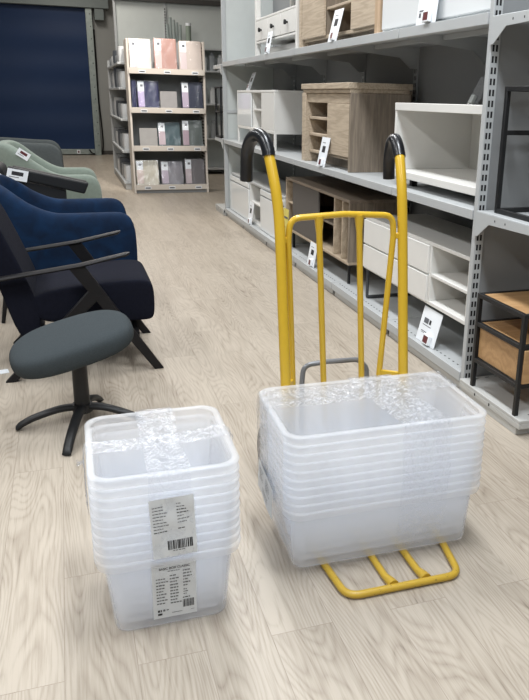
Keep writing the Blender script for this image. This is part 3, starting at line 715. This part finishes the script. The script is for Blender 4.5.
tub_chair('armchair', 'sage green tub armchair with a white tag, beyond the blue velvet one', -.62,.305,7.42,8.28,.765,1.045,SAGE,r=.14,rise=(-.02,-.58))
tub_chair('armchair', 'dark grey tub armchair last in the row before the blue door', -.95,-.03,9.35,10.2,.935,.965,DKGREYF,r=.17,rise=(-.2,-.8))

# dark grey armchair with sloping padded arms (between blue and green)
t = thing('armchair', 'black and grey armchair with flat sloping padded arms between the blue and green ones', 'armchair', (-.15,6.58,0))
for y in (6.26, 6.82):
    dz = 0 if y < 6.5 else -.045
    MB().prism([(-.43,.870+dz),(.120,.728+dz),(.158,.812+dz),(-.32,.925+dz),(-.43,.95+dz)], 'y', y, y+.09).build('arm', BGREYF, t, .012, seg=3)
    MB().prism([(-.40,.34),(-.02,.36),(-.02,.755+dz),(-.40,.85+dz)], 'y', y+.02, y+.07).build('side_panel', BGREYF, t, .006)  # added dark panel, stands in for the shadow under the arm
    MB().beam((.06,y+.045,0),(.02,y+.045,.36),.05,.04,(1,0,0)).build('leg', BWOOD, t); MB().beam((-.50,y+.045,0),(-.38,y+.045,.88),.05,.04,(1,0,0)).build('leg', BWOOD, t)
    MB().beam((-.42,y+.045,.31),(.08,y+.045,.35),.03,.05).build('seat_rail', BWOOD, t)
MB().prism([(-.36,.33),(.13,.37),(.14,.46),(.10,.50),(-.38,.46)], 'y', 6.355,6.815).build('seat_cushion', BGREYF, t, .03, seg=4)
MB().prism([(-.36,.47),(-.48,.93),(-.55,.96),(-.60,.93),(-.48,.44)], 'y', 6.355,6.815).build('back_cushion', BGREYF, t, .03, seg=4)

# dark navy chair with black wooden frame
t = thing('armchair', 'dark navy armchair with crossed black wooden legs and slim arms', 'armchair', (0,4.43,0))
for y in (4.045, 4.735):
    yc = y+.0175
    MB().prism([(.437,0),(.385,0),(-.035,.612),(.025,.622),(.05,.615)], 'y', y, y+.035).build('leg', BWOOD, t, .004)
    MB().prism([(-.405,0),(-.35,0),(.14,.465),(.105,.51),(.09,.515)], 'y', y+.0005, y+.0345).build('leg', BWOOD, t, .004)
    pts = [(-.62,.527),(-.40,.567),(.02,.622),(.265,.672),(.285,.679)]
    a = MB()
    rings = []
    for i,(x,zz) in enumerate(pts):
        w = (.022,.028,.03,.026,.012)[i]; hh = (.010,.012,.012,.012,.006)[i]
        rings.append([(x,yc+w*cos(k*pi/6),zz+hh*sin(k*pi/6)) for k in range(12)])
    a.loft(rings).build('arm', BWOOD, t, angle=60)
MB().beam((.30,4.08,.20),(.30,4.735,.20),.03,.045).build('seat_rail', BWOOD, t); MB().beam((-.22,4.08,.14),(-.22,4.735,.14),.03,.045).build('seat_rail', BWOOD, t)
def rcush(poly, y0, y1, e=.03):
    """soft cushion from a side outline in x,z"""
    cx = sum(p[0] for p in poly)/len(poly); cz = sum(p[1] for p in poly)/len(poly)
    rings = []
    for y, s in ((y0,.90),(y0+.012,.965),(y0+.045,1),((y0+y1)/2,1.0),(y1-.045,1),(y1-.012,.965),(y1,.90)):
        rings.append([(cx+(x-cx)*(1-(1-s)*.35), y, cz+(zz-cz)*(1-(1-s)*1.2)) for x,zz in poly])
    return MB().loft(rings)
seat = [(-.28,.30),(.05,.268),(.33,.270),(.385,.270),(.407,.285),(.414,.345),(.414,.445),(.403,.490),(.375,.512),(.30,.520),(.1,.510),(-.28,.478)]
rcush(seat, 4.115, 4.70).build('seat_cushion', NAVYF, t, subsurf=2)
back = [(-.22,.18),(-.19,.30),(-.215,.46),(-.34,.80),(-.39,.92),(-.44,.95),(-.50,.93),(-.50,.86),(-.38,.50),(-.32,.18)]
rcush(back, 4.115, 4.70).build('back_cushion', NAVYF, t, subsurf=2)

# footstool
t = thing('footstool', 'charcoal fabric footstool tilted on a black swivel pedestal', 'footstool', (-.02,3.41,0))
M = Matrix.Translation((-.040,3.43,.392)) @ Matrix.Rotation(radians(4),4,'Z') @ Matrix.Rotation(radians(-13.5),4,'Y') @ Matrix.Rotation(radians(7),4,'X')
def pad(u, dz, k=0):
    out = []
    for i in range(40):
        a = 2*pi*i/40; ca, sa = cos(a), sin(a)
        x = .282*abs(ca)**.66*(1 if ca>=0 else -1)*u; y = .20*abs(sa)**.78*(1 if sa>=0 else -1)*u
        out.append((x,y,dz*(1)+ (.012*(1-(x/.3)**2) if dz>0 else 0)))
    return out
MB(M).loft([pad(.55,-.044),pad(.88,-.044),pad(.965,-.035),pad(1,-.014),pad(1,.016),pad(.965,.036),pad(.86,.050),pad(.55,.058),pad(.2,.061)]).build('seat_pad', FABG, t, subsurf=1)
MB(M).box(-.12,.12,-.10,.10,-.060,-.044).build('mounting_plate', BLACKM, t, .003)
MB().tube([(-.02,3.41,.075),(-.02,3.41,.33)], [.037,.034], 20).tube([(-.02,3.41,.06),(-.02,3.41,.10)], .046, 20).build('pole', BLACKM, t)
for a, r in ((181,.30),(257,.355),(-19,.29),(70,.25)):
    d = Vector((cos(radians(a)), sin(radians(a)), 0)); c = Vector((-.02,3.41,0))
    pth = catmull([c+d*.02+Vector((0,0,.085)), c+d*r*.35+Vector((0,0,.082)), c+d*r*.75+Vector((0,0,.05)), c+d*r+Vector((0,0,.012))], 5)
    o = MB()
    w = d.cross(Vector((0,0,1)))
    rings = []
    for i, p in enumerate(pth):
        hw = .026-.006*i/len(pth); hh = .017
        if i == len(pth)-1: hh = .009
        rings.append([p + w*hw*cos(k*pi/5) + Vector((0,0,1))*hh*sin(k*pi/5) for k in range(10)])
    o.loft(rings).build('foot', BLACKM, t, angle=60)

# paper tags on chairs and floor
def tag_card(label, c, ax, up, w, h, mi, name='paper_tag'):
    c, ax, up = Vector(c), Vector(ax).normalized(), Vector(up).normalized(); nrm = ax.cross(up).normalized()
    M = Matrix((ax,nrm,up)).transposed().to_4x4(); M.translation = c
    m0 = MB(M).box(-w/2,w/2,-.0015,.0015,-h/2,h/2)
    for s in (-1,1):
        m0.add([(-w*.28,s*.002,-h*.05),(w*.28,s*.002,-h*.05),(w*.28,s*.002,h*.3),(-w*.28,s*.002,h*.3)], [(0,1,2,3)], mi)
        m0.add([(-w*.38,s*.002,-h*.25),(w*.1,s*.002,-h*.25),(w*.1,s*.002,-h*.18),(-w*.38,s*.002,-h*.18)], [(0,1,2,3)], 1)
    return tag(m0.build(name, PAPER, mats=(INK,INKD,REDS), smooth=False), label, 'tag')
tag_card('white paper tag with black square draped over the blue chair beside the grey arm', (-.365,6.245,.885), (.97,0,-.20), (.25,0,.95), .15,.085, 2)
tag_card('small white tag folded at the picture edge over the blue chair', (-.475,6.235,.862), (.8,.1,-.55), (.5,.1,.8), .09,.05, 1)
tag_card('white paper tag with red square on the sage green chair', (-.365,7.413,.955), (.80,0,-.55), (.55,0,.80), .115,.07, 3)
tag(MB(Matrix.Translation((-.43,4.23,.0))@Matrix.Rotation(.2,4,'Z')).box(-.07,.03,-.03,.03,.0005,.004).build('paper_card', PAPER), 'white paper card lying on the floor by the navy chair', 'card')

# ------------------------------------------------------------------ hand truck
t = thing('hand_truck', 'yellow tubular hand truck with black rubber grips carrying the wide box stack', 'hand truck', (.93,2.35,0))
def py(z): return 2.41+.118*(z-.5)
for s, x in ((0,.692),(1,1.165)):
    r = .019
    if s == 0: up = [(.6915,py(.8),.8),(.690,py(1.0),1.0),(.6885,2.488,1.11),(.682,2.505,1.195),(.674,2.528,1.265),(.668,2.547,1.315)]
    else: up = [(1.1645,py(.8),.8),(1.163,py(1.0),1.0),(1.1615,2.487,1.14),(1.163,2.507,1.22),(1.167,2.535,1.285),(1.170,2.549,1.305)]
    low = [(x+.0*s,py(.03),.03),(x,py(.5),.5)]
    if s == 0: low = [(.697,py(.03),.03),(.6955,py(.27),.27),(.694,py(.5),.5)]
    else: low = [(1.168,py(.03),.03),(1.167,py(.27),.27),(1.166,py(.5),.5)]
    MB().tube(catmull(low+up,6), r, 14).build('side_post', YEL, t, angle=60)
    if s == 0: g = [(.6685,2.543,1.305),(.667,2.552,1.328),(.659,2.577,1.362),(.644,2.616,1.374),(.630,2.66,1.348),(.625,2.69,1.299),(.624,2.702,1.205)]
    else: g = [(1.1695,2.547,1.300),(1.172,2.575,1.338),(1.177,2.615,1.360),(1.184,2.66,1.339),(1.192,2.69,1.293),(1.196,2.70,1.25),(1.199,2.702,1.205)]
    MB().tube(catmull(g,8), .0235, 14).build('grip', RUB, t, angle=60)
# inner load frame
yi = lambda z: 2.478+.004*(1.0-z)
fr = fillet([(.742,yi(.06)+.0,.06),(.742,yi(.47),.47),(.721,yi(1.02),1.02),(.728,yi(1.09),1.096),(.93,yi(1.1),1.106),(1.122,yi(1.09),1.096),(1.128,yi(1.02),1.02),(1.096,yi(.47),.47),(1.096,yi(.06),.06)], .05, 6)
MB().tube(fr, .0115, 12).build('load_frame', YEL, t, angle=60)
for a, b in (((.8335,yi(1.09),1.102),(.865,yi(.47),.47)),((.988,yi(1.09),1.102),(1.0215,yi(.47),.47))):
    a, b = Vector(a), Vector(b); e = b+(b-a)*.66; e.z = .06
    MB().tube([a,a+(b-a)*.03,a+(b-a)*.10,b,e], [.018,.016,.0115,.0115,.0115], 12).build('frame_bar', YEL, t, angle=60)
for a, b in (((1.166,py(.48),.487),(1.096,yi(.48),.480)),((.694,py(.48),.487),(.742,yi(.48),.480)),((1.163,py(1.02),1.02),(1.128,yi(1.02),1.02)),((.689,py(1.02),1.02),(.721,yi(1.02),1.02))):
    MB().beam(a,b,.012,.022).build('link_plate', YEL, t, .003)
MB().tube([(.742,yi(.06),.06),(1.096,yi(.06),.06)], .0115, 12).build('lower_bar', YEL, t)
# toe
zt = .0135
toe = fillet([(.697,py(.03),.0136),(.706,2.0,zt),(.722,1.800,zt),(1.115,1.795,zt),(1.150,1.99,zt),(1.168,py(.03),.0136)], .055, 8)
MB().tube(toe, .0125, 12).build('toe_frame', YELS, t, angle=60)
for x0,x1 in ((.872,.892),(.988,1.012)):
    MB().tube([(x0+.012,1.808,zt),(x0+.010,1.83,zt),(x0+.004,1.86,zt),(x1-.015,2.325,zt)], [.019,.0165,.0125,.0125], 12).build('toe_bar', YELS, t, angle=60)
MB().tube([(.697,py(.03)-.0,.0137),(1.168,py(.03),.0137)], .0125, 12).build('toe_cross_bar', YELS, t)
# grey support hoop, axle, wheels
MB().tube(fillet([(.815,2.60,.125),(.822,2.62,.41),(.828,2.62,.484),(.92,2.62,.491),(1.06,2.62,.487),(1.100,2.62,.45),(1.108,2.60,.125)], .04, 6), .0105, 12).build('support_hoop', GTUBE, t, angle=60)
MB().tube([(.66,2.59,.125),(1.21,2.59,.125)], .0095, 12).build('axle', GTUBE, t)
for x in (.742,1.12): MB().beam((x,py(.15)+.01,.15),(x,2.59,.125),.008,.04).build('axle_bracket', YEL, t)
for x in (.676,1.196):
    w = MB()
    prof = [(-.018,.06),(-.021,.11),(-.014,.1235),(0,.125),(.014,.1235),(.021,.11),(.018,.06)]
    w.loft([[(x+a,2.59+b*cos(2*pi*k/32),.1255+b*sin(2*pi*k/32)) for a,b in prof] for k in range(32)], closed=True)
    wo = w.build('wheel', TYRE, t, angle=50)
    MB().cyl((x,2.59,.1255),.062,.03,'x',24).build('rim', GTUBE, wo, .003)

# ------------------------------------------------------------------ plastic box stacks
ORD = ['topmost','second','third','fourth','fifth','sixth','seventh','eighth','ninth','lowest']
PITCH = .0292
def box_stack(cx, cy, W, D, rot, zb, ztop, o, what, where, group, bulge=.004):
    H = ztop-zb-9*PITCH
    proto = None
    for k in range(10):
        z = zb+(9-k)*PITCH
        lab = ('%s of the ten nested milky %s' if k in (0,9) else '%s from the top of the ten nested milky %s') % (ORD[k], where)
        if k == 9: lab = 'lowest of the ten nested milky %s' % where
        if proto is None:
            R = Matrix.Rotation(rot,4,'Z')
            t = thing('storage_box', lab, 'storage box', (cx,cy,z), group)
            t.rotation_euler = (0,0,rot)
            fl = .021; bw, bd = W/2-fl, D/2-fl; tp = o-fl
            base = Vector((cx,cy,z))
            def ring(hw,hd,r,zz,n=7,bl=0):
                out = []
                for a,b in rrect(hw,hd,r,n):
                    out.append(base+Vector((a,b,zz)))
                return out
            mm = MB()
            rings = [ring(bw-tp-.03,bd-tp-.03,.03,.004),ring(bw-tp-.012,bd-tp-.012,.035,0),ring(bw-tp-.003,bd-tp-.003,.04,.004),ring(bw-tp,bd-tp,.042,.014)]
            for q in range(1,7):
                u = q/6; rings.append(ring(bw-tp*(1-u),bd-tp*(1-u),.042+.008*u,.014+(H-.018)*u))
            mm.loft(rings, cap0=True, cap1=False); mm.build('body', PPAP, t, angle=70, recalc=True)
            mm = MB()
            mm.loft([ring(bw+.0006,bd+.0006,.050,H-.004),ring(bw+.003,bd+.003,.051,H),ring(W/2-.006,D/2-.006,.055,H+.0005),ring(W/2-.0012,D/2-.0012,.058,H-.0015),ring(W/2,D/2,.059,H-.0045),ring(W/2-.0005,D/2-.0005,.0585,H-.008),ring(W/2-.0045,D/2-.0045,.056,H-.0275)], cap0=False, cap1=False)
            mm.build('rim', PPRIM, t, angle=70)
            proto = t
        else:
            t = proto.copy(); COL.objects.link(t); t.location = (cx,cy,z); t['label'] = lab
            for ch in list(proto.children):
                c = ch.copy(); COL.objects.link(c); c.parent = t
    return H
B1 = dict(cx=.1935, cy=2.034, W=.417, D=.442, rot=-.0117, zb=.0, ztop=.524, o=.043)
B2 = dict(cx=.916, cy=2.134, W=.704, D=.433, rot=-.0202, zb=.0265, ztop=.518, o=.0345)
box_stack(what='', where='square boxes stacked on the floor', group='square boxes nested on the floor', **B1)
box_stack(what='', where='wide boxes stacked on the hand truck', group='wide boxes nested on the hand truck', **B2)

# stretch film: bands that follow the outside of a stack
def w2(B, a, b, z):
    ca, sa = cos(B['rot']), sin(B['rot'])
    return Vector((B['cx']+a*ca-b*sa, B['cy']+a*sa+b*ca, z))
def band(B, along, c0, w, z_ends, amp, n=90, m=16, skew=0, seed=0, sag=.012):
    """strip across the top (running along 'x' or 'y') and down both outer sides to z_ends"""
    hw, hd, zt = B['W']/2+.005, B['D']/2+.005, B['ztop']+.005
    L = hw if along == 'x' else hd
    segs = [(-L-.0, z_ends[0]), (-L, zt-.006), (-L+.006, zt), (L-.006, zt), (L, zt-.006), (L, z_ends[1])]
    ln = [0]
    for p,q in zip(segs, segs[1:]): ln.append(ln[-1]+math.dist(p,q))
    tot = ln[-1]
    rim0 = B['ztop']-9*PITCH-.03
    def fn(u, v):
        s = u*tot; i = 0
        while i < len(segs)-2 and s > ln[i+1]: i += 1
        f = (s-ln[i])/(ln[i+1]-ln[i]+1e-9)
        a = segs[i][0]+(segs[i+1][0]-segs[i][0])*f; z = segs[i][1]+(segs[i+1][1]-segs[i][1])*f
        top = i == 2
        # below the rims the film is drawn in towards the body
        if z < rim0: a *= 1-.10*sstep(0, .22, rim0-z)*(.35/max(L,.2))
        across = c0+(v-.5)*w*(1+.10*noise.noise(Vector((s*9,seed,v>.5)))) + skew*(a/L)
        nz = noise.noise(Vector((s*34,v*w*60,seed)))*.6+noise.noise(Vector((s*80,v*w*110,seed+3)))*.4
        d = abs(nz)*amp
        if top: z = z-sag*(1-(a/L)**2)*.6+d
        else:
            a += (1 if a > 0 else -1)*d
        return w2(B,a,across,z) if along == 'x' else w2(B,across,a,z)
    mm = MB().grid(fn, n, m)
    for i in range(n):
        s = (i+.5)/n*tot
        if not ln[2]-.01 < s < ln[3]+.01:
            for j in range(m): mm.mi[i*m+j] = 1
    return mm
t = thing('stretch_film', 'crossed bands of crinkled clear film around the square box stack on the floor', 'packing film', (B1['cx'],B1['cy'],.5))
band(B1,'y',.005,.115,(.18,.30),.010,seed=1).build('film_band', FILM, t, recalc=False, mats=(FILMV,))
band(B1,'x',-.01,.075,(.33,.33),.012,seed=5,skew=.008).build('film_band', FILM, t, recalc=False, mats=(FILMV,))
def tail(B,a0,b0,z,seed):
    def fn(u,v):
        d = noise.noise(Vector((u*5,v*5,seed)))*.014
        return w2(B, a0-.002-.022*u+d*.6*u, b0+(v-.5)*.06*(1-.4*u), z+.01-.055*v*.6+d)
    return MB().grid(fn,10,10)
tail(B1,-B1['W']/2-.004,-.03,.50,4).build('film_tail', FILM, t, recalc=False)
# labels belong to the wrapped bundle
def sticker(B, a, b, z0, w, h, lines, tilt=0, wav=.002, face='y', name='label', seed=0, draft=0):
    """paper on the front (-b) or left (-a) side; a/b = centre; lines = (u0,v0,u1,v1,mi)"""
    mm = MB()
    def pos(u,v,lift=0):
        q = wav*noise.noise(Vector((u*2.2,v*4,seed)))*1.6
        du, dv = (u-.5)*w, (v-.5)*h
        ru, rv = du*cos(tilt)-dv*sin(tilt), du*sin(tilt)+dv*cos(tilt)
        if face == 'y': return w2(B, a+ru, b-q-lift+draft*(v-.5)*-1, z0+h/2+rv)
        return w2(B, a-q-lift+draft*(v-.5)*-1, b-ru, z0+h/2+rv)
    mm.grid(lambda u,v: pos(u,v), 10, 14)
    for (u0,v0,u1,v1,mi) in lines:
        n = max(1,int((u1-u0)*10)); k = max(1,int((v1-v0)*14))
        mm.grid(lambda u,v: pos(u0+(u1-u0)*u, v0+(v1-v0)*v, .0008), n, k, mi)
    return mm
def words(u0, u1, v, mi, rng, hgt=.013):
    out = []; u = u0
    while u < u1-.02:
        l = min(rng.uniform(.025,.075), u1-u); out.append((u,v,u+l,v+hgt,mi)); u += l+.014
    return out
rng = random.Random(3)
L1 = []
for k in range(9):
    v = .86-.052*k*1.0
    L1 += words(.06, .06+rng.uniform(.2,.36), v, 2 if k == 8 else 1, rng, .014)
    if k != 7: L1 += words(.60, .60+rng.uniform(.08,.30), v+.02, 2 if k in (2,3,8) else 1, rng, .016 if k in (2,3) else .013)
u = .34
while u < .90:
    bwid = rng.choice((.012,.018,.03)); L1.append((u,.13,u+bwid,.28,2)); u += bwid+rng.choice((.008,.014,.02))
L1 += words(.45,.75,.10,1,rng,.012)
fy = -B1['D']/2-.007
sticker(B1,.008,fy,.268,.122,.186,L1,tilt=.03,seed=2,wav=.0022).build('label', PAPW, t, recalc=False, mats=(INK,INKD))
L2 = []
for k in range(9): L2 += words(.09,.09+rng.uniform(.15,.27),.70-.055*k,1,rng,.020)
for k in range(10): L2 += words(.40,.40+rng.uniform(.15,.27),.74-.055*k,1,rng,.020)
for k in range(6): L2 += words(.70,.70+rng.uniform(.1,.22),.80-.054*k,1,rng,.020)
for k in range(3): L2 += words(.70,.70+rng.uniform(.06,.14),.46-.042*k,1,rng,.015)
L2 += words(.36,.64,.825,1,rng,.014)+words(.10,.28,.95,1,rng,.014)
L2 += words(.68,.88,.31,2,rng,.016)
u = .68
while u < .92:
    bwid = rng.choice((.010,.016,.024)); L2.append((u,.14,u+bwid,.28,2)); u += bwid+rng.choice((.008,.012))
L2 += [(.10,.115,.15,.155,2),(.165,.115,.19,.155,2),(.22,.12,.27,.155,1),(.30,.13,.35,.148,1),(.10,.055,.20,.09,2),(.42,.07,.66,.078,1),(.86,.075,.94,.082,1)]
yb_ = -B1['D']/2
sticker(B1,.006,yb_+.0292,.034,.126,.20,L2,tilt=.0,seed=7,wav=.0004,draft=.017).build('label', PAPW, t, recalc=False, mats=(INK,INKD))
def text_mesh(txt, size, loc, rotz, tiltx, mt, parent, name):
    cu = bpy.data.curves.new(name,'FONT'); cu.body = txt; cu.size = size; cu.align_x = 'CENTER'; cu.offset = size*.02
    o = bpy.data.objects.new(name, cu); COL.objects.link(o)
    bpy.context.view_layer.update()
    me = bpy.data.meshes.new_from_object(o.evaluated_get(bpy.context.evaluated_depsgraph_get()))
    bpy.data.objects.remove(o)
    M = Matrix.Translation(loc) @ Matrix.Rotation(rotz,4,'Z') @ Matrix.Rotation(pi/2+tiltx,4,'X')
    me.transform(M); base = Vector(parent['_o']); me.transform(Matrix.Translation(-base))
    me.materials.clear(); me.materials.append(mt)
    q = bpy.data.objects.new(name, me); COL.objects.link(q); q.parent = parent; q['_o'] = parent['_o']
    return q
text_mesh('BASIC BOX CLASSIC', .0098, w2(B1,.008,yb_+.0215,.034+.20*.87), B1['rot'], -.09, INKD, t, 'heading_print')

t = thing('stretch_film', 'wide bands of crinkled clear film around the box stack on the hand truck', 'packing film', (B2['cx'],B2['cy'],.5))
band(B2,'y',.095,.17,(.06,.12),.012,n=110,seed=11,skew=-.02).build('film_band', FILM, t, recalc=False, mats=(FILMV,))
band(B2,'x',.105,.16,(.16,.30),.012,n=120,seed=15,skew=.015).build('film_band', FILM, t, recalc=False, mats=(FILMV,))
def side_film(B, a, b0, b1, z0, z1, seed):
    def fn(u,v):
        z = z0+(z1-z0)*v; b = b0+(b1-b0)*u
        d = abs(noise.noise(Vector((u*9,v*3,seed))))*.006
        k = .03*sstep(.26,.10,z)
        return w2(B, a-d+k, b, z)
    return MB().grid(fn, 24, 24)
side_film(B2,-B2['W']/2-.004,-.19,.17,.13,.515,21).build('film_side', FILMS, t, recalc=False)
L3 = []
for k in range(7): L3 += words(.12,.12+rng.uniform(.15,.3),.82-.06*k,1,rng,.02)
for k in range(7): L3 += words(.52,.52+rng.uniform(.15,.3),.80-.06*k,1,rng,.02)
for k in range(3): L3 += words(.3,.7,.28-.06*k,1,rng,.018)
sticker(B2,-B2['W']/2-.012,.03,.165,.20,.12,L3,tilt=-.12,seed=9,face='x').build('label', PAPW, t, recalc=False, mats=(INK,INKD))

# ------------------------------------------------------------------ light
def area(name, loc, sx, sy, power, col=(1,1,1), rot=(0,0,0), spread=180):
    l = bpy.data.lights.new(name,'AREA'); l.shape = 'RECTANGLE'; l.size = sx; l.size_y = sy; l.energy = power; l.color = col; l.spread = radians(spread)
    o = bpy.data.objects.new(name, l); COL.objects.link(o); o.location = loc; o.rotation_euler = rot
    return o
COOL = (.90,.95,1.0); NEUT = (.97,.985,1); WARM = (1,.94,.86)
for y in (-1.5, 1.5, 4.5, 7.5):
    area('ceiling_lamp', (.9,y,4.55), .5, 1.6, {-1.5:160,1.5:240}.get(y,165), COOL if y < 2 else NEUT)
    area('ceiling_lamp', (-2.6,y,4.55), .5, 1.6, 150 if y < 4 else 120, NEUT)
for y in (11.0, 14.0, 17.5):
    area('ceiling_lamp', (.3,y,4.55), .6, 1.4, 125, WARM)
def spot(loc, target, power, col, ang=36, blend=.6, r=.05):
    l = bpy.data.lights.new('track_spot','SPOT'); l.energy = power; l.color = col; l.spot_size = radians(ang); l.spot_blend = blend; l.shadow_soft_size = r
    o = bpy.data.objects.new('track_spot', l); COL.objects.link(o); o.location = loc
    o.rotation_euler = (Vector(target)-Vector(loc)).to_track_quat('-Z','Y').to_euler()
spot((1.3,10.3,4.3), (1.35,12.2,2.0), 860, (1,.94,.87), 34)
spot((.6,11.0,4.4), (.8,8.2,0), 260, (1,.9,.78), 46)
w = bpy.data.worlds.new('World'); SC.world = w; w.use_nodes = True
w.node_tree.nodes['Background'].inputs[0].default_value = (.97,.98,1,1); w.node_tree.nodes['Background'].inputs[1].default_value = .22

# ------------------------------------------------------------------ camera
R3 = Matrix(((0.94305576,-0.08048759,0.32275003),(-0.33188277,-0.2928788,0.89670276),(0.02235319,-0.95275588,-0.30291348)))
cam = bpy.data.cameras.new('camera'); co = bpy.data.objects.new('camera', cam); COL.objects.link(co)
rx, dn, fw = (R3.col[i] for i in range(3))
Mc = Matrix((rx, -dn, -fw)).transposed().to_4x4(); Mc.translation = (0,0,1.5); co.matrix_world = Mc
cam.sensor_fit = 'AUTO'; cam.sensor_width = 36; cam.lens = 732.59/700*36
cam.shift_x = -(331.43-264.5)/700; cam.shift_y = (331.98-350)/700
cam.clip_start = .05; cam.clip_end = 100
SC.camera = co
SC.view_settings.view_transform = 'Standard'; SC.view_settings.look = 'None'; SC.view_settings.gamma = 1; SC.view_settings.use_curve_mapping = False
SC.view_settings.exposure = -0.77
SC.cycles.use_denoising = True
SC.cycles.max_bounces = 14; SC.cycles.diffuse_bounces = 5; SC.cycles.glossy_bounces = 4; SC.cycles.transmission_bounces = 10; SC.cycles.transparent_max_bounces = 48
SC.cycles.sample_clamp_indirect = 6
for o in list(bpy.data.objects):
    if '_o' in o: del o['_o']
